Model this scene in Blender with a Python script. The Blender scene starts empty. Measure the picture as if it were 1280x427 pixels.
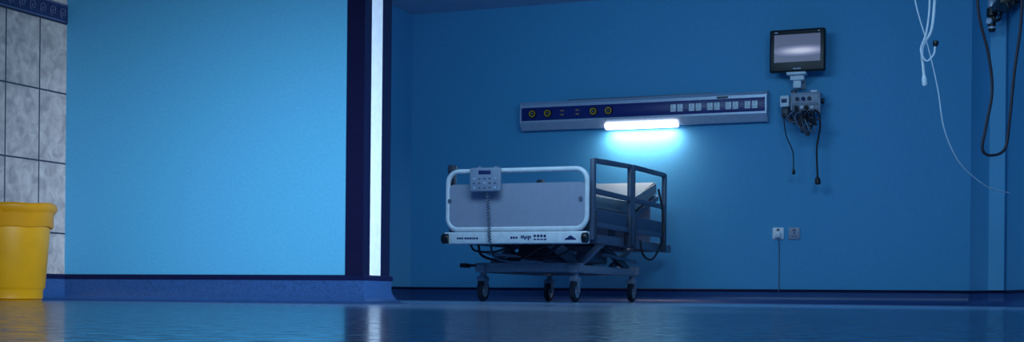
import bpy, bmesh, math, random
from mathutils import Vector, Matrix
random.seed(4)
C = bpy.context.scene.collection
TH = math.radians(22.0); CT, ST = math.cos(TH), math.sin(TH)
F = 1700.0; HC = 0.031; HOR = 371.0; ROLL = 0.0094
# ---------------------------------------------------------------- measuring helpers (photo pixel -> point in the room)
def ray(px, py):
    dx, dy = px-640.0, py-HOR
    x = dx+ROLL*dy; y = dy-ROLL*dx
    return x/F, -y/F
def atZ(px, py, Z):
    a, b = ray(px, py)
    return Vector((Z*(a*CT-ST), Z*(a*ST+CT), Z*b+HC))
def atY(px, py, Y):
    a, b = ray(px, py); Z = Y/(a*ST+CT)
    return Vector((Z*(a*CT-ST), Y, Z*b+HC))
def atX(px, py, X):
    a, b = ray(px, py); Z = X/(a*CT-ST)
    return Vector((X, Z*(a*ST+CT), Z*b+HC))
# ---------------------------------------------------------------- materials
def lin(r, g, b):
    f = lambda c: (c/255/12.92) if c/255 <= .04045 else ((c/255+.055)/1.055)**2.4
    return (f(r), f(g), f(b), 1)
def mat(name, rgb, rough=.5, metal=0., var=.08, scale=30., bump=0., emit=None, es=0., spec=.5):
    m = bpy.data.materials.new(name); m.use_nodes = True
    nt = m.node_tree; N = nt.nodes; L = nt.links
    p = N['Principled BSDF']; c = lin(*rgb)
    tc = N.new('ShaderNodeTexCoord'); nz = N.new('ShaderNodeTexNoise')
    nz.inputs['Scale'].default_value = scale; nz.inputs['Detail'].default_value = 4
    L.new(tc.outputs['Object'], nz.inputs['Vector'])
    cr = N.new('ShaderNodeValToRGB')
    cr.color_ramp.elements[0].position = .3; cr.color_ramp.elements[1].position = .7
    cr.color_ramp.elements[0].color = tuple(max(0, v*(1-var)) for v in c[:3])+(1,)
    cr.color_ramp.elements[1].color = tuple(min(1, v*(1+var)) for v in c[:3])+(1,)
    L.new(nz.outputs['Fac'], cr.inputs['Fac']); L.new(cr.outputs['Color'], p.inputs['Base Color'])
    p.inputs['Roughness'].default_value = rough; p.inputs['Metallic'].default_value = metal
    p.inputs['Specular IOR Level'].default_value = spec
    if bump:
        b = N.new('ShaderNodeBump'); b.inputs['Strength'].default_value = bump; b.inputs['Distance'].default_value = .01
        L.new(nz.outputs['Fac'], b.inputs['Height']); L.new(b.outputs['Normal'], p.inputs['Normal'])
    if emit:
        p.inputs['Emission Color'].default_value = lin(*emit); p.inputs['Emission Strength'].default_value = es
    return m
M = {}
M['wall'] = mat('blue_wall_paint', (80, 160, 205), .6, var=.05, scale=90, bump=.04, spec=.25)
M['pillar'] = mat('lit_pillar_blue', (98, 172, 212), .6, var=.04, scale=3, spec=.25)  # wall blue lightened to stand for light on the front face
M['ceil'] = mat('ceiling_paint', (170, 190, 215), .8, var=.03, scale=4)
M['skirt'] = mat('blue_vinyl_skirting', (42, 76, 130), .35, var=.25, scale=140, spec=.35)
M['cap'] = mat('navy_capping', (12, 20, 60), .6, spec=.15)
M['navy'] = mat('navy_corner_guard', (12, 14, 50), .4)
M['strip'] = mat('white_strip_glow', (215, 228, 245), .35, emit=(180, 212, 250), es=.25)  # plastic panel, its brightness put in as a faint glow; not a lamp
M['silver'] = mat('anodised_aluminium', (176, 188, 210), .38, .25)
M['band'] = mat('navy_fascia', (24, 36, 112), .35)
M['white'] = mat('white_plastic', (225, 230, 238), .4)
M['yring'] = mat('yellow_ring', (230, 180, 40), .4)
M['black'] = mat('black_plastic', (16, 17, 24), .4)
M['dark'] = mat('dark_grey_plastic', (54, 60, 78), .45)
M['rail'] = mat('slate_rail_plastic', (82, 92, 116), .4)
M['railp'] = mat('slate_rail_panel', (70, 82, 108), .45)
M['panel'] = mat('grey_laminate', (154, 158, 180), .45, var=.03)
M['tube'] = mat('white_enamel_tube', (226, 228, 236), .3)
M['grey'] = mat('grey_enamel_metal', (148, 155, 174), .4)
M['midgrey'] = mat('mid_grey_metal', (104, 112, 132), .4, .2)
M['mattress'] = mat('pale_mattress_cover', (162, 170, 176), .6, var=.04, scale=12)
M['yellow'] = mat('yellow_bin_plastic', (238, 168, 4), .4, var=.09, scale=8)
M['yellowd'] = mat('yellow_bin_rim', (230, 156, 4), .4, var=.09, scale=8)
M['rubber'] = mat('castor_rubber', (40, 44, 58), .6)
M['hub'] = mat('castor_hub', (170, 178, 192), .4)
M['handset'] = mat('handset_grey', (140, 150, 174), .45)
M['button'] = mat('button_pale', (185, 195, 215), .4)
M['ink'] = mat('dark_print', (30, 44, 100), .5)
M['lamp'] = mat('lamp_diffuser', (245, 250, 255), .4, emit=(246, 250, 255), es=2.2)
M['cablew'] = mat('white_cable', (235, 240, 246), .45)
M['cableb'] = mat('black_cable', (22, 20, 30), .5)
M['cablem'] = mat('maroon_black_cable', (44, 28, 40), .5)
M['scroll'] = mat('border_relief', (84, 96, 136), .35)
M['border'] = mat('border_tile_navy', (34, 42, 84), .3, var=.35, scale=60)
# floor: polished vinyl with fine mottling
def floor_mat():
    m = bpy.data.materials.new('glossy_blue_vinyl'); m.use_nodes = True
    nt = m.node_tree; N = nt.nodes; L = nt.links; p = N['Principled BSDF']
    tc = N.new('ShaderNodeTexCoord')
    a = N.new('ShaderNodeTexNoise'); a.inputs['Scale'].default_value = 50; a.inputs['Detail'].default_value = 6; a.inputs['Roughness'].default_value = .75
    b = N.new('ShaderNodeTexNoise'); b.inputs['Scale'].default_value = 34; b.inputs['Detail'].default_value = 8; b.inputs['Roughness'].default_value = .75
    L.new(tc.outputs['Object'], a.inputs['Vector']); L.new(tc.outputs['Object'], b.inputs['Vector'])
    r = N.new('ShaderNodeValToRGB')
    r.color_ramp.elements[0].position = .42; r.color_ramp.elements[0].color = lin(44, 84, 142)
    r.color_ramp.elements[1].position = .60; r.color_ramp.elements[1].color = lin(164, 196, 226)
    L.new(a.outputs['Fac'], r.inputs['Fac']); L.new(r.outputs['Color'], p.inputs['Base Color'])
    mr = N.new('ShaderNodeMapRange'); mr.inputs['From Min'].default_value = .4; mr.inputs['From Max'].default_value = .6
    mr.inputs['To Min'].default_value = .08; mr.inputs['To Max'].default_value = .27
    L.new(b.outputs['Fac'], mr.inputs['Value']); L.new(mr.outputs['Result'], p.inputs['Roughness'])
    p.inputs['Specular IOR Level'].default_value = .4
    return m
M['floor'] = floor_mat()
def tile_mat():
    m = bpy.data.materials.new('grey_marbled_tile'); m.use_nodes = True
    nt = m.node_tree; N = nt.nodes; L = nt.links; p = N['Principled BSDF']
    tc = N.new('ShaderNodeTexCoord'); sx = N.new('ShaderNodeSeparateXYZ'); cx = N.new('ShaderNodeCombineXYZ')
    L.new(tc.outputs['Object'], sx.inputs[0])
    ay = N.new('ShaderNodeMath'); ay.operation = 'ADD'; ay.inputs[1].default_value = 34*.193-4.439
    az = N.new('ShaderNodeMath'); az.operation = 'ADD'; az.inputs[1].default_value = 4*.293-.28
    L.new(sx.outputs['Y'], ay.inputs[0]); L.new(sx.outputs['Z'], az.inputs[0])
    L.new(ay.outputs[0], cx.inputs['X']); L.new(az.outputs[0], cx.inputs['Y'])
    br = N.new('ShaderNodeTexBrick'); br.offset = 0; br.squash = 1
    br.inputs['Scale'].default_value = 1; br.inputs['Brick Width'].default_value = .193; br.inputs['Row Height'].default_value = .293
    br.inputs['Mortar Size'].default_value = .0035; br.inputs['Mortar Smooth'].default_value = .1
    L.new(cx.outputs[0], br.inputs['Vector'])
    nz = N.new('ShaderNodeTexNoise'); nz.inputs['Scale'].default_value = 22; nz.inputs['Detail'].default_value = 8; nz.inputs['Distortion'].default_value = .7
    L.new(tc.outputs['Object'], nz.inputs['Vector'])
    r = N.new('ShaderNodeValToRGB')
    r.color_ramp.elements[0].position = .3; r.color_ramp.elements[0].color = lin(142, 134, 138)
    r.color_ramp.elements[1].position = .7; r.color_ramp.elements[1].color = lin(190, 180, 180)
    L.new(nz.outputs['Fac'], r.inputs['Fac'])
    L.new(r.outputs['Color'], br.inputs['Color1']); L.new(r.outputs['Color'], br.inputs['Color2'])
    br.inputs['Mortar'].default_value = lin(52, 54, 70)
    L.new(br.outputs['Color'], p.inputs['Base Color']); p.inputs['Roughness'].default_value = .3
    bp = N.new('ShaderNodeBump'); bp.invert = True; bp.inputs['Strength'].default_value = .4; bp.inputs['Distance'].default_value = .003
    L.new(br.outputs['Fac'], bp.inputs['Height']); L.new(bp.outputs['Normal'], p.inputs['Normal'])
    return m
M['tile'] = tile_mat()
def screen_mat():
    m = bpy.data.materials.new('monitor_screen_with_glint'); m.use_nodes = True
    nt = m.node_tree; N = nt.nodes; L = nt.links; p = N['Principled BSDF']
    tc = N.new('ShaderNodeTexCoord'); mp = N.new('ShaderNodeMapping')
    mp.inputs['Location'].default_value = (-.58*1.4, 0, -.40*4.6); mp.inputs['Scale'].default_value = (1.4, 0, 4.6)
    L.new(tc.outputs['Generated'], mp.inputs['Vector'])
    g = N.new('ShaderNodeTexGradient'); g.gradient_type = 'SPHERICAL'; L.new(mp.outputs[0], g.inputs[0])  # soft bright blob: a reflection painted into the screen's emission
    r = N.new('ShaderNodeValToRGB'); e = r.color_ramp.elements
    e[0].position = 0; e[0].color = lin(76, 80, 114)
    e[1].position = .8; e[1].color = lin(206, 212, 240)
    k = e.new(.35); k.color = lin(124, 130, 170)
    L.new(g.outputs['Fac'], r.inputs['Fac']); L.new(r.outputs['Color'], p.inputs['Emission Color'])
    p.inputs['Emission Strength'].default_value = .72
    p.inputs['Base Color'].default_value = lin(30, 32, 50); p.inputs['Roughness'].default_value = .3
    return m
M['screen'] = screen_mat()
# ---------------------------------------------------------------- mesh helpers
def box(bm, a, b, bev=0., seg=2, rot=None):
    a = Vector(a); b = Vector(b); c = (a+b)/2; s = b-a
    t = bmesh.new(); bmesh.ops.create_cube(t, size=1)
    bmesh.ops.scale(t, vec=(abs(s.x), abs(s.y), abs(s.z)), verts=t.verts)
    if bev: bmesh.ops.bevel(t, geom=t.edges[:], offset=bev, segments=seg, profile=.5, affect='EDGES')
    if rot: bmesh.ops.transform(t, matrix=rot.to_4x4(), verts=t.verts)
    bmesh.ops.translate(t, vec=c, verts=t.verts)
    merge(bm, t)
def merge(bm, t):
    me = bpy.data.meshes.new('tmp'); t.to_mesh(me); t.free(); bm.from_mesh(me); bpy.data.meshes.remove(me)
def catmull(pts, n=8, closed=False):
    P = [Vector(p) for p in pts]; out = []; k = len(P)
    rng = range(k) if closed else range(k-1)
    for i in rng:
        if closed: p0, p1, p2, p3 = P[i-1], P[i], P[(i+1) % k], P[(i+2) % k]
        else:
            p1, p2 = P[i], P[i+1]; p0 = P[i-1] if i else p1*2-p2; p3 = P[i+2] if i+2 < k else p2*2-p1
        for j in range(n):
            t = j/n
            out.append(.5*((2*p1)+(p2-p0)*t+(2*p0-5*p1+4*p2-p3)*t*t+(3*p1-p0-3*p2+p3)*t**3))
    if not closed: out.append(P[-1])
    return out
def tube(bm, pts, r, n=8, closed=False, smooth=0):
    P = catmull(pts, smooth, closed) if smooth else [Vector(p) for p in pts]
    k = len(P); rings = []; up = None
    for i in range(k):
        if closed: d = P[(i+1) % k]-P[i-1]
        else: d = P[min(i+1, k-1)]-P[max(i-1, 0)]
        d.normalize()
        if up is None:
            up = Vector((0, 0, 1)) if abs(d.z) < .9 else Vector((1, 0, 0))
        up = (up-d*up.dot(d)); up.normalize(); sd = d.cross(up)
        rings.append([bm.verts.new(P[i]+(up*math.cos(2*math.pi*q/n)+sd*math.sin(2*math.pi*q/n))*r) for q in range(n)])
    for i in range(k if closed else k-1):
        A, B = rings[i], rings[(i+1) % k]
        for q in range(n): bm.faces.new((A[q], A[(q+1) % n], B[(q+1) % n], B[q]))
    if not closed: bm.faces.new(rings[0][::-1]); bm.faces.new(rings[-1])
def lathe(bm, prof, org, axis=(0, 0, 1), n=32):
    org = Vector(org); ax = Vector(axis).normalized()
    u = ax.orthogonal().normalized(); w = ax.cross(u); rings = []
    for r, h in prof:
        if r < 1e-5: rings.append([bm.verts.new(org+ax*h)])
        else: rings.append([bm.verts.new(org+ax*h+(u*math.cos(2*math.pi*q/n)+w*math.sin(2*math.pi*q/n))*r) for q in range(n)])
    for A, B in zip(rings, rings[1:]):
        for q in range(n):
            q2 = (q+1) % n
            if len(A) == 1 and len(B) == 1: continue
            if len(A) == 1: bm.faces.new((A[0], B[q], B[q2]))
            elif len(B) == 1: bm.faces.new((A[q], A[q2], B[0]))
            else: bm.faces.new((A[q], A[q2], B[q2], B[q]))
def prism(bm, poly, x0, x1):   # poly in (y,z), extruded along x
    A = [bm.verts.new((x0, y, z)) for y, z in poly]; B = [bm.verts.new((x1, y, z)) for y, z in poly]
    k = len(poly)
    for i in range(k): bm.faces.new((A[i], A[(i+1) % k], B[(i+1) % k], B[i]))
    bm.faces.new(A[::-1]); bm.faces.new(B)
def column(bm, poly, z0, z1):  # poly in (x,y), extruded along z
    A = [bm.verts.new((x, y, z0)) for x, y in poly]; B = [bm.verts.new((x, y, z1)) for x, y in poly]
    k = len(poly)
    for i in range(k): bm.faces.new((A[i], A[(i+1) % k], B[(i+1) % k], B[i]))
    bm.faces.new(A[::-1]); bm.faces.new(B)
def bar(bm, p, q, w, h, bev=0):
    p = Vector(p); q = Vector(q); d = q-p; L = d.length; d.normalize()
    ref = Vector((1, 0, 0)) if abs(d.x) < .8 else Vector((0, 0, 1))
    y = d.cross(ref).normalized(); x = y.cross(d)
    rot = Matrix((x, y, d)).transposed(); c = (p+q)/2
    box(bm, c-Vector((w/2, h/2, L/2)), c+Vector((w/2, h/2, L/2)), bev, 2, rot)
def finish(name, bm, m, parent=None):
    if parent: bmesh.ops.translate(bm, vec=-WLOC(parent), verts=bm.verts)
    bmesh.ops.recalc_face_normals(bm, faces=bm.faces[:])
    me = bpy.data.meshes.new(name); bm.to_mesh(me); bm.free()
    for p in me.polygons: p.use_smooth = True
    me.set_sharp_from_angle(angle=math.radians(35))
    o = bpy.data.objects.new(name, me); C.objects.link(o); me.materials.append(m)
    if parent: o.parent = parent
    return o
def one(name, m, parent, fn, *a, **k):      # one part made by one shape
    bm = bmesh.new(); fn(bm, *a, **k); return finish(name, bm, m, parent)
def WLOC(o):
    v = Vector(o.location)
    while o.parent: o = o.parent; v = v+Vector(o.location)
    return v
def thing(name, label, cat, loc, group=None):
    o = bpy.data.objects.new(name, None); C.objects.link(o); o.location = loc; o.empty_display_size = .1
    o['label'] = label; o['category'] = cat
    if group: o['group'] = group
    return o
def tag(o, label, cat, group=None):
    o['label'] = label; o['category'] = cat
    if group: o['group'] = group
    return o
def struct(name, bm, m, parent=None):
    o = finish(name, bm, m, parent)
    if not parent: o['kind'] = 'structure'
    return o
def B(): return bmesh.new()
V = Vector
# ---------------------------------------------------------------- the room
H = 2.43; VB = 10.43; UL = -5.15; UT = -3.89; VP0, VP1 = 4.6, 4.815; UE = -2.476
RP = [(-.62, VB), (-.466, 10.06), (-.359, 10.015), (-.03, 8.617), (1.72, 1.18)]
bm = B(); box(bm, (-5.6, -1.5, -.1), (3.0, 11, 0)); struct('floor', bm, M['floor'])
bm = B(); box(bm, (-5.6, -1.5, H), (3.0, 11, H+.1)); struct('ceiling', bm, M['ceil'])
bm = B(); box(bm, (UL-.15, VB, 0), (-.62, VB+.2, H)); struct('wall_back', bm, M['wall'])
bm = B(); box(bm, (UL-.15, VP1, 0), (UL, VB, H)); struct('wall_far_left', bm, M['wall'])
bm = B(); box(bm, (UL-.15, VP0, 0), (UE, VP1, H)); struct('wall_left', bm, M['wall'])
bm = B(); box(bm, (UT-.2, -1.5, 0), (UT, VP0, H)); struct('wall_tiled', bm, M['tile'])
bm = B()
outer = [(p[0]+.2, p[1]+.06) for p in RP]; outer[0] = (RP[0][0], VB+.2); outer[1] = (RP[1][0]+.25, VB+.2)
column(bm, RP+outer[::-1], 0, H); struct('wall_right', bm, M['wall'])
# boxed-in pillar in the right-hand corner, light on its face put in as paler blue
d_ = (V(RP[2])-V(RP[1])).normalized(); n_ = V((d_.y, -d_.x))
p1, p2 = V(RP[1]), V(RP[2])
bm = B(); column(bm, [p1+n_*.03+d_*.004, p2+n_*.03, p2, p1+d_*.004], .110, H); struct('trim_8', bm, M['pillar'])
def sweep2(bm, path, prof):
    P = [Vector((x, y)) for x, y in path]; rings = []
    for i, p in enumerate(P):
        ns = []
        if i > 0: d = (P[i]-P[i-1]).normalized(); ns.append(Vector((d.y, -d.x)))
        if i < len(P)-1: d = (P[i+1]-P[i]).normalized(); ns.append(Vector((d.y, -d.x)))
        if len(ns) == 2:
            m = (ns[0]+ns[1]).normalized(); m = m/max(.3, m.dot(ns[0]))
        else: m = ns[0]
        rings.append([bm.verts.new((p.x+m.x*d, p.y+m.y*d, z)) for d, z in prof])
    k = len(prof)
    for Ra, Rb in zip(rings, rings[1:]):
        for q in range(k): bm.faces.new((Ra[q], Ra[(q+1) % k], Rb[(q+1) % k], Rb[q]))
    bm.faces.new(rings[0][::-1]); bm.faces.new(rings[-1])
sk = [(0, 0), (.07, 0), (.05, .003), (.034, .010), (.021, .022), (.013, .038), (.01, .055), (.01, .09), (0, .09)]
cp = [(0, .09), (.014, .09), (.014, .104), (.008, .110), (0, .110)]
path_l = [(UT, -1.4), (UT, VP0), (UE, VP0), (UE, VP1), (UL, VP1)]
path_b = [(UL, VP1+.05), (UL, VB)]+RP
for nm, i, pa in (('baseboard_left', 1, path_l), ('baseboard_back', 2, path_b)):
    bm = B(); sweep2(bm, pa, sk); struct(nm, bm, M['skirt'])
    bm = B(); sweep2(bm, pa, cp); struct('trim_%d' % i, bm, M['cap'])
bm = B()
box(bm, (UE-.071, VP0-.004, .110), (UE+.004, VP0, H)); box(bm, (UE, VP0, .110), (UE+.004, VP0+.052, H))
struct('trim_3', bm, M['navy'])
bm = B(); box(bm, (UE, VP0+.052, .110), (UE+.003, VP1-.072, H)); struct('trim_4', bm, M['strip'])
bm = B(); box(bm, (UE, VP1-.072, .110), (UE+.004, VP1+.004, H)); struct('trim_5', bm, M['navy'])
bm = B(); box(bm, (UT, -1.4, 1.16), (UT+.006, VP0, 1.24), .002); struct('trim_6', bm, M['border'])
bm = B()
for i in range(26):
    y0 = VP0-.03-i*.06
    pts = [(UT+.007, y0+.008*t*math.cos(t*2.1)*.5, 1.2+.010*t*math.sin(t*2.1)*.5) for t in [x*.25 for x in range(1, 21)]]
    tube(bm, pts, .002, 6)
for z in (1.166, 1.234): tube(bm, [(UT+.007, -1.4, z), (UT+.007, VP0-.02, z)], .003, 6)
struct('trim_7', bm, M['scroll'])
# ---------------------------------------------------------------- yellow bin
bc = atZ(3, 371, 5.0); bc.z = 0
t = thing('waste_bin', 'round yellow plastic bin standing against the tiled wall', 'bin', bc)
one('body', M['yellow'], t, lathe, [(0, .007), (.134, .007), (.141, .009), (.142, .04), (.146, .046), (.149, .05), (.168, .3), (.168, .31), (.16, .31), (.142, .05), (0, .045)], bc, n=48)
bm = B(); lathe(bm, [(.160, .272), (.171, .268), (.175, .274), (.175, .316), (.180, .324), (.187, .334), (.188, .346), (.183, .354), (.171, .355), (.163, .347), (.160, .30)], bc, n=64)
for v in bm.verts:
    an = math.atan2(v.co.y-bc.y, v.co.x-bc.x); v.co.z += .003*math.sin(3*an+1)+.0018*math.sin(7*an)
    v.co.x += (v.co.x-bc.x)*.012*math.sin(2*an+.6); v.co.y += (v.co.y-bc.y)*.012*math.sin(2*an+.6)
finish('rim', bm, M['yellowd'], t)
one('foot', M['yellowd'], t, lathe, [(0, 0), (.136, 0), (.139, .003), (.136, .006), (0, .006)], bc, n=40)
dirc = V((.35, -1, 0)).normalized(); pb = bc+dirc*.172; sdv = V((dirc.y, -dirc.x, 0))
one('handle', M['yellowd'], t, tube, [pb+sdv*.06+V((0, 0, .322)), pb+dirc*.016+sdv*.055+V((0, 0, .300)), pb+dirc*.02+V((0, 0, .285)), pb+dirc*.016-sdv*.055+V((0, 0, .300)), pb-sdv*.06+V((0, 0, .322))], .007, 8, smooth=6)
# ---------------------------------------------------------------- bed head services unit
U0, U1 = atY(653, 145, VB-.05).x, atY(960, 132, VB-.05).x
hu = thing('bedhead_unit', 'long silver and navy bedhead services trunking on the blue wall', 'wall unit', ((U0+U1)/2, VB, 1.395))
FV = VB-.1
one('housing', M['silver'], hu, prism, [(VB, 1.395), (VB-.055, 1.395), (FV, 1.452), (FV, 1.596), (VB-.07, 1.622), (VB, 1.622)], U0+.012, U1-.012)
one('fascia_band', M['band'], hu, box, (U0+.014, FV-.004, 1.468), (U1-.014, FV, 1.573), .0015)
for a in (U0, U1-.012):
    one('end_cap', M['silver'], hu, prism, [(VB, 1.39), (VB-.058, 1.39), (FV-.007, 1.45), (FV-.007, 1.6), (VB-.072, 1.627), (VB, 1.627)], a, a+.012)
a, b = atY(711, 125, VB-.03).x, atY(893, 120, VB-.03).x; one('top_rail', M['midgrey'], hu, box, (a, VB-.045, 1.622), (b, VB-.02, 1.634), .003)
a, b = atY(896, 123, FV).x, atY(910, 123, FV).x; one('latch', M['dark'], hu, box, (a, FV-.008, 1.578), (b, FV+.005, 1.592), .002)
for px, kind in ((666, 0), (685, 0), (703, 1), (722, 1), (742, 0), (761, 0)):
    c = atY(px, 140, FV-.004); c.z = 1.521
    g = one('gas_outlet', M['black'] if kind == 0 else M['band'], hu, lathe, [(0, 0), (.034, 0), (.034, .01), (.03, .014), (0, .014)] if kind == 0 else [(0, 0), (.03, 0), (.03, .006), (0, .006)], c, (0, -1, 0), 28)
    if kind == 0:
        one('ring', M['yring'], g, lathe, [(.02, .012), (.026, .012), (.026, .02), (.02, .02), (.02, .012)], c, (0, -1, 0), 28)
        one('valve', M['midgrey'], g, lathe, [(0, .012), (.010, .012), (.008, .024), (0, .024)], c, (0, -1, 0), 16)
    else:
        for dz in (-.016, .016): one('marker', M['yring'], g, box, c+V((-.014, -.012, dz-.003)), c+V((.014, -.004, dz+.003)), .001)
for px in (846, 869, 892, 915, 939):
    for dx in (-.0275, .0275):
        c = atY(px, 131, FV-.004); c.z = 1.52; c.x += dx
        s = one('socket', M['white'], hu, box, c+V((-.022, -.009, -.030)), c+V((.022, 0, .028)), .003)
        one('pin_hole', M['ink'], s, box, c+V((-.002, -.0105, .000)), c+V((.002, -.008, .009)))
        for e in (-.009, .009): one('pin_hole', M['ink'], s, box, c+V((e-.004, -.0105, -.014)), c+V((e+.004, -.008, -.010)))
        one('switch', M['button'], s, box, c+V((-.006, -.013, .016)), c+V((.006, -.008, .025)), .001)
L0, L1 = atY(757, 153, VB-.06).x, atY(848, 150, VB-.06).x
bm = B(); prism(bm, [(VB-.03, 1.394), (VB-.04, 1.376), (VB-.07, 1.374), (VB-.090, 1.391), (VB-.098, 1.416), (VB-.092, 1.428), (VB-.05, 1.396)], L0, L1)
bmesh.ops.bevel(bm, geom=[e for e in bm.edges if abs(e.verts[0].co.x-e.verts[1].co.x) < .01], offset=.007, segments=3, affect='EDGES'); finish('lamp_diffuser', bm, M['lamp'], hu)
# ---------------------------------------------------------------- patient monitor
mv = VB-.19
ul, ur = atY(962, 62, mv).x, atY(1031, 62, mv).x
zt = atY(996, 36, mv).z; zb = atY(996, 89, mv).z
mo = thing('patient_monitor', 'black framed patient monitor with lit screen mounted high on wall', 'monitor', ((ul+ur)/2, VB, zb))
bm = B(); box(bm, (ul, mv, zb), (ur, mv+.07, zt), .012, 3); box(bm, (ul+.06, mv+.06, zb+.05), (ur-.06, mv+.11, zt-.05), .015); finish('housing', bm, M['black'], mo)
one('screen', M['screen'], mo, box, (ul+.035, mv-.003, zb+.072), (ur-.033, mv+.001, zt-.04))
uc = (ul+ur)/2
for k_ in range(5): one('bezel_mark', M['button'], mo, box, (uc-.028+k_*.012, mv-.0015, zb+.016), (uc-.028+k_*.012+.008, mv+.001, zb+.026))
for x0, x1 in ((ul+.036, ul+.06), (ur-.05, ur-.04)): one('indicator', M['button'], mo, box, (x0, mv-.002, zt-.026), (x1, mv+.001, zt-.018))
c = atY(996, 92, VB-.14)
bm = B()
box(bm, (c.x-.07, VB-.19, zb-.022), (c.x+.075, VB-.1, zb-.002), .004)
box(bm, (c.x-.05, VB-.15, zb-.06), (c.x+.055, VB-.09, zb-.02), .008); box(bm, (c.x-.03, VB-.13, zb-.115), (c.x+.03, VB-.08, zb-.05), .006)
finish('mount_bracket', bm, M['white'], mo)
bm = B(); box(bm, (c.x-.045, VB-.014, zb-.11), (c.x+.045, VB, zb+.12), .004); box(bm, (c.x-.025, VB-.1, zb-.03), (c.x+.025, VB-.01, zb+.03), .004); box(bm, (c.x-.02, VB-.09, zb+.02), (c.x+.02, VB-.06, zb+.14), .003); finish('wall_plate', bm, M['grey'], mo)
# module rack
rl, rr = atY(975, 127, VB-.16).x, atY(1025, 127, VB-.16).x
rt, rb = atY(1000, 115, VB-.16).z, atY(1000, 141, VB-.16).z
mr_ = thing('monitor_module_rack', 'small grey module box with lead sockets under the patient monitor', 'module box', ((rl+rr)/2, VB, rb))
one('housing', M['grey'], mr_, box, (rl+.075, VB-.15, rb), (rr, VB-.05, rt), .008)
one('face_plate', M['grey'], mr_, box, (rl+.09, VB-.158, rb+.07), (rr-.012, VB-.149, rt-.012), .003)
one('lower_plate', M['midgrey'], mr_, box, (rl+.09, VB-.158, rb+.010), (rr-.012, VB-.149, rb+.064), .003)
one('module', M['white'], mr_, box, (rl, VB-.17, rb+.05), (rl+.068, VB-.06, rt-.02), .01)
one('module', M['dark'], mr_, box, (rl+.01, VB-.16, rb-.03), (rl+.062, VB-.07, rb+.046), .008)
one('top_clamp', M['dark'], mr_, box, (rl+.075, VB-.13, rt-.006), (rl+.11, VB-.07, rt+.024), .004)
one('top_clamp', M['white'], mr_, box, (rl+.22, VB-.12, rt-.006), (rl+.27, VB-.07, rt+.018), .004)
one('side_knob', M['black'], mr_, lathe, [(0, 0), (.018, 0), (.02, .006), (.018, .022), (0, .024)], (rr, VB-.1, rb+.09), (1, 0, 0), 16)
for dx, dz, r, mm in ((.13, .105, .015, 'dark'), (.175, .105, .015, 'ink'), (.22, .105, .015, 'dark'), (.125, .038, .016, 'black'), (.165, .042, .013, 'white'), (.2, .038, .016, 'black'), (.24, .038, .012, 'white')):
    one('lead_socket', M[mm], mr_, lathe, [(0, 0), (r, 0), (r, .014), (r*.6, .016), (0, .01)], (rl+dx, VB-.158, rb+dz), (0, -1, 0), 16)
one('label_plate', M['ink'], mr_, box, (rl+.012, VB-.174, rb+.08), (rl+.054, VB-.168, rb+.11), .002)
one('wall_bracket', M['grey'], mr_, box, ((rl+rr)/2-.02, VB-.06, rb+.02), ((rl+rr)/2+.03, VB, rt-.02), .003)
# cables under the rack
def cable(name, label, pts, r, m, group=None, plug=None, sm=10):
    t = thing(name, label, 'cable', Vector(pts[-1]), group)
    one('cord', m, t, tube, pts, r, 8, smooth=sm)
    if plug:
        p = Vector(pts[-1]); d = (p-Vector(pts[-2])).normalized(); L_, w, pm = plug
        one('plug', pm, t, lathe, [(0, -.005), (w*.6, -.005), (w, L_*.3), (w, L_*.85), (w*.7, L_), (0, L_)], p, d, 14)
    return t
P = lambda px, py, dv=.17: atY(px, py, VB-dv)
LG = 'leads hanging below the module box'
cable('monitor_lead', 'longest black lead hanging straight down from module box, plug at end', [P(1018, 137, .165), P(1024, 143, .165), P(1025, 160, .165), P(1021, 185, .165), P(1022, 222, .165)], .007, M['cableb'], LG, plug=(.05, .022, M['cableb']))
cable('monitor_lead', 'thin dark lead hanging left of the longest lead below module box', [P(980, 141, .165), P(980, 150, .165), P(983, 170, .165), P(991, 190, .165), P(992, 212, .165)], .0045, M['cableb'], LG, plug=(.035, .012, M['cableb']))
t = thing('coiled_leads', 'bundle of looped black leads tangled under the module box', 'cable', P(1002, 162))
for i in range(18):
    a = 986+i*1.7; dp = 8+random.random()*19; w = 2+random.random()*22
    e = min(a+w+2, 1018); dr = random.choice((-1, 1))*random.random()*8
    one('loop', M[('cableb', 'dark', 'cableb', 'cableb', 'midgrey')[i % 5]], t, tube, [P(a, 138, .18+.003*i), P(max(984, a-2-random.random()*4+dr*.4), 146, .2+.004*i), P(max(985, a+w*.3+dr), 141+dp, .2+.005*i), P(min(1019, a+w*.9-dr*.3), 140+dp*(.5+.5*random.random()), .2+.005*i), P(e, 148, .19+.004*i), P(e-1, 139, .18)], .0045+.003*random.random(), 6, smooth=8)
# ---------------------------------------------------------------- wall sockets
def wall_socket(px, label, plugged):
    c = atY(px, 291.5, VB); t = thing('wall_socket', label, 'socket', c, 'pair of wall sockets')
    one('plate', M['white'] if plugged else M['grey'], t, box, c+V((-.043, -.012, -.045)), c+V((.043, 0, .045)), .004)
    one('switch', M['midgrey'], t, box, c+V((-.012, -.016, .018)), c+V((.012, -.011, .036)), .002)
    if not plugged:
        one('pin_hole', M['ink'], t, box, c+V((-.004, -.0128, -.006)), c+V((.004, -.0115, .01)))
        for e in (-.013, .013): one('pin_hole', M['ink'], t, box, c+V((e-.005, -.0128, -.026)), c+V((e+.005, -.0115, -.02)))
    return c
wc = wall_socket(973, 'white wall socket with a plug in, left of the socket pair', True)
wall_socket(993, 'bare grey wall socket, right of the pair low on the wall', False)
t = thing('power_plug', 'white plug in the low wall socket with thin flex to the floor', 'plug', wc+V((0, -.012, -.012)))
one('body', M['white'], t, box, wc+V((-.024, -.042, -.034)), wc+V((.024, -.0125, .012)), .008, 3)
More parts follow.
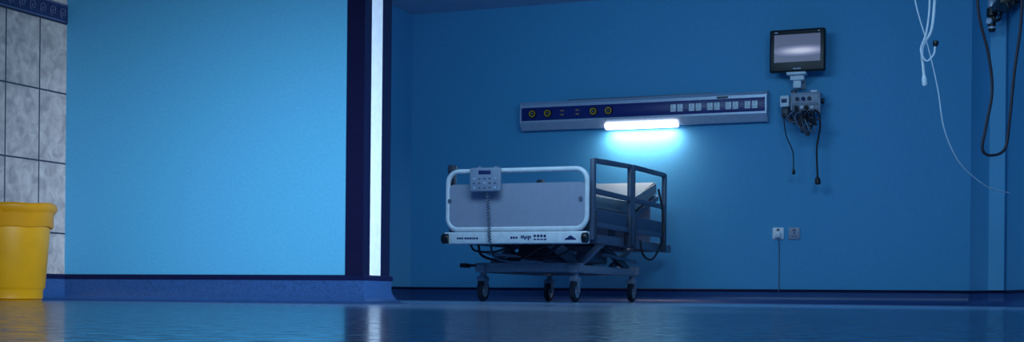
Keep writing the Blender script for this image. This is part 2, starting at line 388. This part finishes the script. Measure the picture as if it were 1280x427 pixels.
one('flex', M['midgrey'], t, tube, [wc+V((.006, -.03, -.03)), wc+V((.008, -.03, -.06)), wc+V((.009, -.012, -.12)), wc+V((.009, -.01, -.3)), V((wc.x+.009, VB-.02, .12)), V((wc.x+.009, VB-.022, .09))], .0035, 6, smooth=6)
# ---------------------------------------------------------------- hospital bed
FL, FR, VF = -3.765, -2.775, 8.15
bed = thing('hospital_bed', 'wheeled grey hospital bed with white tube footboard under the wall lamp', 'bed', ((FL+FR)/2, 9.15, 0))
def loop_pts(x0, x1, z0, z1, y, r, n=6):
    pts = []
    for cx, cz, a0 in ((x1-r, z1-r, 0), (x0+r, z1-r, 90), (x0+r, z0+r, 180), (x1-r, z0+r, 270)):
        for i in range(n+1):
            a = math.radians(a0+90*i/n); pts.append((cx+r*math.cos(a), y, cz+r*math.sin(a)))
    return pts
one('footboard_frame', M['tube'], bed, tube, loop_pts(FL+.012, FR-.012, .472, .85, VF, .075), .0165, 12, closed=True)
bm = B()
pl = loop_pts(FL+.026, FR-.026, .46, .765, VF, .03)
A = [bm.verts.new((x, VF-.009, z)) for x, y, z in pl]; A2 = [bm.verts.new((x, VF+.012, z)) for x, y, z in pl]; k = len(pl)
for i in range(k): bm.faces.new((A[i], A[(i+1) % k], A2[(i+1) % k], A2[i]))
bm.faces.new(A[::-1]); bm.faces.new(A2)
fp = finish('footboard_panel', bm, M['panel'], bed)
for x in (FL+.03, FR-.05): one('panel_fixing', M['midgrey'], fp, tube, [(x, VF-.02, .66), (x, VF-.008, .66)], .012, 12)
es = one('end_strip', M['tube'], bed, box, (FL+.004, VF-.04, .374), (FR, VF+.03, .452), .008, 3)
def mk(x0, y0, x1, y1):
    a = atY(x0, y0, VF-.041); b = atY(x1, y1, VF-.041)
    one('printed_mark', M['ink'], es, box, (a.x, VF-.0415, b.z), (b.x, VF-.039, a.z))
for x0, w in ((571, 2.2), (573.8, 2.2), (576.6, 2.2), (580.6, 2.4), (583.6, 2.4), (586.6, 2.4), (589.6, 1.2), (591.6, 2.4), (595, 2.6)): mk(x0, 296.5, x0+w, 298.6)
for i in range(3): mk(638+i*3.2, 295.5, 640.4+i*3.2, 298)
for i in range(6): mk(651+i*2.2, 293.5+random.random()*3, 652.6+i*2.2, 297+random.random()*3)
for i in range(4): mk(667+i*4.2, 293, 669.8+i*4.2, 296); mk(667+i*4.2, 298, 670.2+i*4.2, 299.5)
bm = B(); a = atY(713, 297, VF-.041)
outl = [(-.038, -.012), (.038, -.012), (.036, -.004), (.022, .002), (.012, .012), (0, .016), (-.012, .012), (-.018, .004), (-.034, -.002)]
q0 = [bm.verts.new((a.x+x, VF-.0415, a.z+z)) for x, z in outl]; q1 = [bm.verts.new((a.x+x, VF-.039, a.z+z)) for x, z in outl]
for i in range(len(outl)): j = (i+1) % len(outl); bm.faces.new((q0[i], q0[j], q1[j], q1[i]))
bm.faces.new(q0); bm.faces.new(q1[::-1]); finish('printed_emblem', bm, M['ink'], es)
for x, w in ((FL-.012, .05), (FR-.03, .035)):
    one('corner_bumper', M['black'], bed, lathe, [(0, 0), (.03, 0), (.034, .006), (.034, w-.006), (.03, w), (0, w)], (x, VF-.03, .41), (1, 0, 0), 20)
# side rails
def side_rail(x, v0, v1, z0, z1):
    bm = B()
    bar(bm, (x, v0, z0), (x, v1, z1), .026, .034, .006)
    for y, z in ((v0+.002, z0+.01), (v1-.002, z1+.01)): box(bm, (x-.015, y-.024, .40), (x+.015, y+.024, z), .006)
    r = finish('side_rail', bm, M['rail'], bed)
    for z, h in ((.715, .017), (.50, .018)): one('rail_bar', M['rail'], r, box, (x-.011, v0, z-h), (x+.011, v1, z+h), .004)
    one('rail_panel', M['railp'], r, box, (x-.005, v0+.02, .515), (x+.005, v1-.02, .60), .002)
    for y in (v0+.02, v1-.02): one('rail_post', M['dark'], r, box, (x-.018, y-.022, .38), (x+.02, y+.022, .60), .008)
XR = FR+.004
side_rail(XR, 8.215, 9.02, .905, .94)
side_rail(XR, 9.075, 9.89, .942, .955)
XL = FL-.006
for v0, v1 in ((8.25, 9.02), (9.1, 9.9)):
    bm = B(); tube(bm, [(XL, v0, .40), (XL, v0, .6), (XL, v0+.03, .64), (XL, v1-.03, .64), (XL, v1, .6), (XL, v1, .40)], .018, 10)
    box(bm, (XL-.01, v0, .5), (XL+.01, v1, .53), .003)
    finish('lowered_side_rail', bm, M['rail'], bed)
for v, z in ((8.25, .905), (9.9, .945)):
    bm = B(); box(bm, (XL-.012, v-.03, .5), (XL+.022, v+.03, z), .01, 3); box(bm, (XL-.02, v-.04, z-.06), (XL+.03, v+.04, z), .012, 3); finish('grab_handle', bm, M['dark'], bed)
# under frame
bm = B()
for x in (FL+.05, FR-.05): box(bm, (x-.025, VF+.02, .385), (x+.025, 10.2, .445), .006)
for v in (8.4, 9.2, 9.9, 10.17): box(bm, (FL+.06, v-.025, .39), (FR-.06, v+.025, .44), .005)
for x in (FL+.15, FR-.15):
    for v in (8.5, 9.1): box(bm, (x-.02, v-.03, .43), (x+.02, v+.03, .58), .003)
finish('bed_frame', bm, M['midgrey'], bed)
bm = B(); box(bm, (FL+.06, 8.2, .565), (FR-.06, 9.3, .618), .006); prism(bm, [(9.31, .58), (9.99, .775), (9.985, .812), (9.31, .612)], FL+.07, FR-.07); finish('mattress_deck', bm, M['midgrey'], bed)
for x in (FL+.25, FR-.25): one('backrest_strut', M['midgrey'], bed, bar, (x, 9.75, .43), (x, 9.80, .71), .03, .04, .004)
one('headboard', M['panel'], bed, box, (-3.6, 10.16, .44), (-2.96, 10.19, .76), .012, 3)
# chassis
cu = (-3.645, -2.983); cv = (8.5, 9.78)
bm = B()
for x in cu: box(bm, (x-.03, cv[0]-.06, .195), (x+.03, cv[1]+.06, .25), .008)
for v in cv: box(bm, (cu[0]-.05, v-.035, .2), (cu[1]+.05, v+.035, .262), .008)
box(bm, (cu[0], 9.05, .2), (cu[1], 9.12, .245), .006)
finish('chassis', bm, M['grey'], bed)
for x in (cu[0]+.07, cu[1]-.03):
    one('lift_arm', M['midgrey'], bed, bar, (x, 8.62, .25), (x, 9.32, .405), .03, .045, .005)
    one('lift_arm', M['dark'], bed, bar, (x+.04, 9.62, .25), (x+.04, 8.95, .405), .03, .045, .005)
    one('lift_arm', M['midgrey'], bed, bar, (x, 9.35, .25), (x, 9.85, .405), .03, .04, .005)
one('cross_brace', M['grey'], bed, bar, (cu[1]-.02, 8.56, .255), (cu[1]-.24, 8.6, .40), .04, .03, .005)
one('cross_brace', M['grey'], bed, bar, (cu[1]-.02, 8.64, .255), (cu[1]+.12, 8.7, .40), .04, .03, .005)
one('cross_brace', M['midgrey'], bed, bar, (cu[0]+.02, 8.6, .255), (cu[0]+.2, 8.64, .40), .04, .03, .005)
one('lever', M['dark'], bed, bar, (cu[0]+.26, 8.54, .262), (cu[0]+.12, 8.56, .395), .022, .022, .004)
one('lever', M['grey'], bed, bar, (cu[0]+.34, 8.52, .30), (cu[0]+.02, 8.52, .325), .02, .018, .004)
one('lever', M['dark'], bed, bar, (cu[1]-.3, 8.54, .262), (cu[1]-.12, 8.56, .395), .022, .022, .004)
one('lever', M['midgrey'], bed, bar, (cu[1]+.05, 8.9, .33), (cu[1]+.05, 9.7, .30), .02, .024, .004)
one('motor_box', M['dark'], bed, box, (-3.46, 8.66, .29), (-3.2, 8.95, .388), .015)
one('motor_box', M['midgrey'], bed, box, (-3.14, 8.95, .27), (-3.02, 9.3, .36), .015)
one('actuator', M['midgrey'], bed, tube, [(-3.3, 8.7, .3), (-3.15, 9.3, .25)], .028, 12)
one('actuator', M['grey'], bed, tube, [(-3.12, 8.56, .37), (-3.2, 9.3, .28)], .022, 12)
one('under_cable', M['cableb'], bed, tube, [(-3.62, 8.35, .38), (-3.6, 8.36, .31), (-3.48, 8.36, .275), (-3.3, 8.36, .29), (-3.2, 8.36, .35), (-3.1, 8.37, .385)], .009, 8, smooth=8)
one('under_cable', M['cableb'], bed, tube, [(-3.45, 8.4, .38), (-3.3, 8.38, .3), (-3.05, 8.38, .31), (-2.95, 8.4, .385)], .007, 8, smooth=8)
one('under_cable', M['midgrey'], bed, tube, [(-3.54, 8.37, .38), (-3.5, 8.34, .30), (-3.38, 8.34, .265), (-3.22, 8.36, .27), (-3.15, 8.4, .255)], .008, 8, smooth=8)
one('under_cable', M['dark'], bed, tube, [(-3.7, 8.4, .385), (-3.66, 8.4, .34), (-3.52, 8.42, .335), (-3.42, 8.5, .385)], .008, 8, smooth=8)
bm = B(); box(bm, (cu[0]-.13, cv[0]-.05, .235), (cu[0]-.03, cv[0]-.005, .252), .004); box(bm, (cu[0]-.15, cv[0]-.07, .228), (cu[0]-.1, cv[0]+.02, .258), .008); finish('brake_pedal', bm, M['black'], bed)
for x in cu:
    for v in cv:
        yo = v-.005
        bm = B(); tube(bm, [(x, v, .16), (x, v, .205)], .022, 14)
        box(bm, (x-.03, yo-.05, .135), (x+.03, yo+.045, .172), .014, 3)
        for s in (-1, 1): prism(bm, [(yo-.04, .16), (yo+.035, .16), (yo+.014, .062), (yo-.014, .062)], x+s*.026-.003, x+s*.026+.003)
        ca = finish('castor', bm, M['grey'], bed)
        one('tyre', M['rubber'], ca, lathe, [(.048, -.018), (.066, -.018), (.074, -.012), (.077, 0), (.074, .012), (.066, .018), (.048, .018), (.048, -.018)], (x, yo, .077), (1, 0, 0), 32)
        one('hub', M['hub'], ca, lathe, [(0, -.021), (.016, -.021), (.02, -.015), (.047, -.016), (.047, .016), (.02, .015), (.016, .021), (0, .021)], (x, yo, .077), (1, 0, 0), 28)
# mattress
bm = B()
prism(bm, [(8.235, .62), (9.308, .62), (9.98, .818), (10.0, .83), (9.985, .90), (9.965, .91), (9.27, .706), (8.24, .702), (8.222, .685), (8.222, .634)], FL+.085, FR-.085)
bmesh.ops.bevel(bm, geom=[e for e in bm.edges if abs(e.verts[0].co.x-e.verts[1].co.x) < .01], offset=.010, segments=3, affect='EDGES')
tag(finish('mattress', bm, M['mattress'], None), 'pale mattress with raised head end lying on the hospital bed', 'mattress')
# handset
ya = VF-.058
a, b = atY(588, 210, ya), atY(626, 239, ya)
hs = thing('bed_handset', 'grey push-button handset hooked over the bed footboard tube', 'remote control', ((a.x+b.x)/2, ya, b.z))
one('body', M['handset'], hs, box, (a.x, ya-.016, b.z), (b.x, ya+.016, a.z), .01, 3)
for x in (a.x+.05, b.x-.05):
    one('hook', M['handset'], hs, tube, [(x, ya+.01, .83), (x, ya+.016, .868), (x, VF, .874), (x, VF+.024, .862), (x, VF+.026, .83)], .006, 8, smooth=4)
W_, Hh = b.x-a.x, a.z-b.z
one('display', M['ink'], hs, box, (a.x+W_*.3, ya-.0185, b.z+Hh*.72), (a.x+W_*.7, ya-.014, b.z+Hh*.88), .002)
for i in range(5):
    for j in range(3):
        cx, cz = a.x+W_*(.16+.17*i), b.z+Hh*(.16+.19*j)
        one('button', M['button'] if (i+2*j) % 4 == 0 else M['midgrey'], hs, box, (cx-.008, ya-.0182, cz-.005), (cx+.008, ya-.014, cz+.005), .0015)
pts = [atY(606, 239, ya)]
n = 150
s0, s1 = atY(609, 243, ya), atY(612, 302, ya)
for i in range(n+1):
    tt = i/n; c = s0.lerp(s1, tt); an = tt*17*2*math.pi
    pts.append(c+V((math.cos(an)*.009, math.sin(an)*.009, 0)))
pts.append(atY(613, 306, ya+.01))
one('coiled_cord', M['midgrey'], hs, tube, pts, .0036, 6)
q = lambda px, py, X=-2.70: atX(px, py, X)
cable('bed_cable', 'black flex looping below the side rail at the bed head', [q(823, 236, -2.735), q(828, 262, -2.71), q(829, 290), q(823, 312), q(814, 324), q(804, 318, -2.72), q(800, 300, -2.74)], .008, M['cableb'])
# ---------------------------------------------------------------- hanging cables on the right
Z1 = 8.3
HG = 'cables hanging from the ceiling at the right'
cable('hanging_cable', 'thicker white cable hanging on the right with white plug at end', [atZ(1169, -115, Z1), atZ(1170, -40, Z1), atZ(1168, 5, Z1), atZ(1164, 38, Z1), atZ(1153, 60, Z1), atZ(1154, 84, Z1), atZ(1155, 95, Z1)], .0088, M['cablew'], HG, plug=(.06, .016, M['cablew']))
cable('hanging_cable', 'white cable curling beside the thicker plugged cable, dark end', [atZ(1158, -115, Z1), atZ(1160, -40, Z1), atZ(1162, 5, Z1-.05), atZ(1158, 40, Z1-.05), atZ(1151, 62, Z1-.05), atZ(1158, 76, Z1-.05), atZ(1167, 68, Z1-.05), atZ(1169, 57, Z1-.05)], .0058, M['cablew'], HG, plug=(.03, .018, M['black']))
cable('hanging_cable', 'very thin white wire trailing down diagonally to the right corner', [atZ(1136, -115, Z1+.1), atZ(1140, -30, Z1+.1), atZ(1146, 10, Z1+.1), atZ(1160, 58, Z1+.1), atZ(1172, 110, Z1+.15), atZ(1180, 160, Z1+.2), atZ(1196, 198, Z1+.3), atZ(1217, 221, Z1+.4), atZ(1240, 236, Z1+.5), atZ(1262, 241, Z1+.6)], .0042, M['cablew'], HG)
Z2 = 8.1
cable('hanging_cable', 'black cable hanging in a long loop at the right edge', [atZ(1221, -118, Z2), atZ(1221, -30, Z2), atZ(1224, 20, Z2), atZ(1236, 70, Z2), atZ(1240, 115, Z2), atZ(1232, 160, Z2), atZ(1228, 186, Z2), atZ(1238, 194, Z2), atZ(1256, 186, Z2), atZ(1262, 150, Z2), atZ(1268, 90, Z2), atZ(1276, 30, Z2), atZ(1279, -40, Z2), atZ(1280, -118, Z2)], .0088, M['cablem'], HG)
# outlet fitting on the pillar
fc = atZ(1240, 20, 9.34)
fm = thing('wall_outlet_fitting', 'small dark wall-mounted outlet fitting beside the black looped cable', 'outlet fitting', fc)
one('body', M['black'], fm, lathe, [(0, -.11), (.018, -.11), (.026, -.09), (.026, -.01), (.036, 0), (.036, .05), (.02, .06), (0, .06)], fc, (0, 0, 1), 20)
one('cap', M['silver'], fm, lathe, [(.0, .06), (.026, .06), (.028, .075), (.028, .1), (.016, .13), (0, .13)], fc, (0, 0, 1), 20)
dn = V((.39, .92, 0)).normalized(); one('wall_stem', M['silver'], fm, tube, [fc+V((0, 0, .02)), fc+dn*.12+V((0, 0, .02))], .014, 12)
one('knob', M['silver'], fm, lathe, [(0, 0), (.02, 0), (.022, .01), (.02, .026), (0, .026)], fc+V((0, 0, -.04))-dn*.022, -dn, 16)
one('ring', M['silver'], fm, lathe, [(.024, -.09), (.03, -.088), (.03, -.076), (.024, -.074), (.024, -.09)], fc, (0, 0, 1), 20)
# dark equipment bracket on the right-hand wall at the top
w0, w1 = V((RP[2][0], RP[2][1], 0)), V((RP[3][0], RP[3][1], 0)); wd = (w1-w0).normalized(); wn = V((wd.y, -wd.x, 0))
def onwall(s, off, z): return w0+wd*s+wn*off+V((0, 0, z))
eb = thing('wall_equipment_bracket', 'dark equipment rail with hooks high at the right edge', 'bracket', onwall(.4, 0, 2.0))
one('rail', M['dark'], eb, bar, onwall(.1, .045, 2.02), onwall(1.0, .045, 2.02), .06, .024, .005)
for s in (.2, .55, .9): one('standoff', M['midgrey'], eb, bar, onwall(s, 0, 2.02), onwall(s, .034, 2.02), .03, .03, .004)
one('clamp_block', M['black'], eb, bar, onwall(.20, .085, 2.02), onwall(.48, .085, 2.02), .13, .055, .012)
one('clamp_knob', M['dark'], eb, tube, [onwall(.34, .11, 2.01), onwall(.34, .15, 2.01)], .025, 14)
for s in (.14, .58): one('hook', M['black'], eb, tube, [onwall(s, .056, 2.03), onwall(s, .08, 1.99), onwall(s, .085, 1.96), onwall(s, .11, 1.95), onwall(s, .125, 1.98)], .01, 8, smooth=5)
# ---------------------------------------------------------------- light
def area(name, loc, target, sx, sy, e, col, spread=180):
    l = bpy.data.lights.new(name, 'AREA'); l.shape = 'RECTANGLE'; l.size = sx; l.size_y = sy; l.energy = e; l.color = col
    l.spread = math.radians(spread)
    o = bpy.data.objects.new(name, l); C.objects.link(o); o.location = loc
    o.rotation_euler = (Vector(target)-Vector(loc)).to_track_quat('-Z', 'Y').to_euler()
    return o
area('added_key_light', (.3, 2.2, .9), (-2.95, 4.6, .38), .8, .8, 13, (.64, .85, 1), 36)  # added key light out of view, brightens the left wall; no window modelled
area('added_ceiling_fill', (-2.7, 6.8, 2.40), (-2.7, 8.6, 0), 1.6, 1.2, 58, (.40, .74, 1))  # added fill above the frame for the bed and back wall, no fitting
area('added_ceiling_fill', (-.6, 6.0, 2.40), (-1.2, 9.5, .6), 1.0, 1.0, 46, (.44, .75, 1))  # added fill above the frame to brighten the cables on the right
lc = ((L0+L1)/2, VB-.075, 1.362)
area('bedhead_lamp', lc, (lc[0], VB-.02, 1.1), L1-L0-.06, .06, 6, (1, .9, .82))
w = bpy.data.worlds.new('World'); bpy.context.scene.world = w; w.use_nodes = True
bg = w.node_tree.nodes['Background']; bg.inputs['Color'].default_value = (.2, .47, 1, 1); bg.inputs['Strength'].default_value = .14
# ---------------------------------------------------------------- camera
cd = bpy.data.cameras.new('Camera'); cd.sensor_fit = 'HORIZONTAL'; cd.sensor_width = 36; cd.lens = 36*F/1280
cd.shift_y = (HOR-213.5)/1280; cd.clip_start = .02
cam = bpy.data.objects.new('Camera', cd); C.objects.link(cam)
cam.matrix_world = Matrix.Translation((0, 0, HC)) @ Matrix.Rotation(TH, 4, 'Z') @ Matrix.Rotation(math.radians(90), 4, 'X') @ Matrix.Rotation(ROLL, 4, 'Z')
bpy.context.scene.camera = cam
bpy.context.scene.view_settings.view_transform = 'Standard'
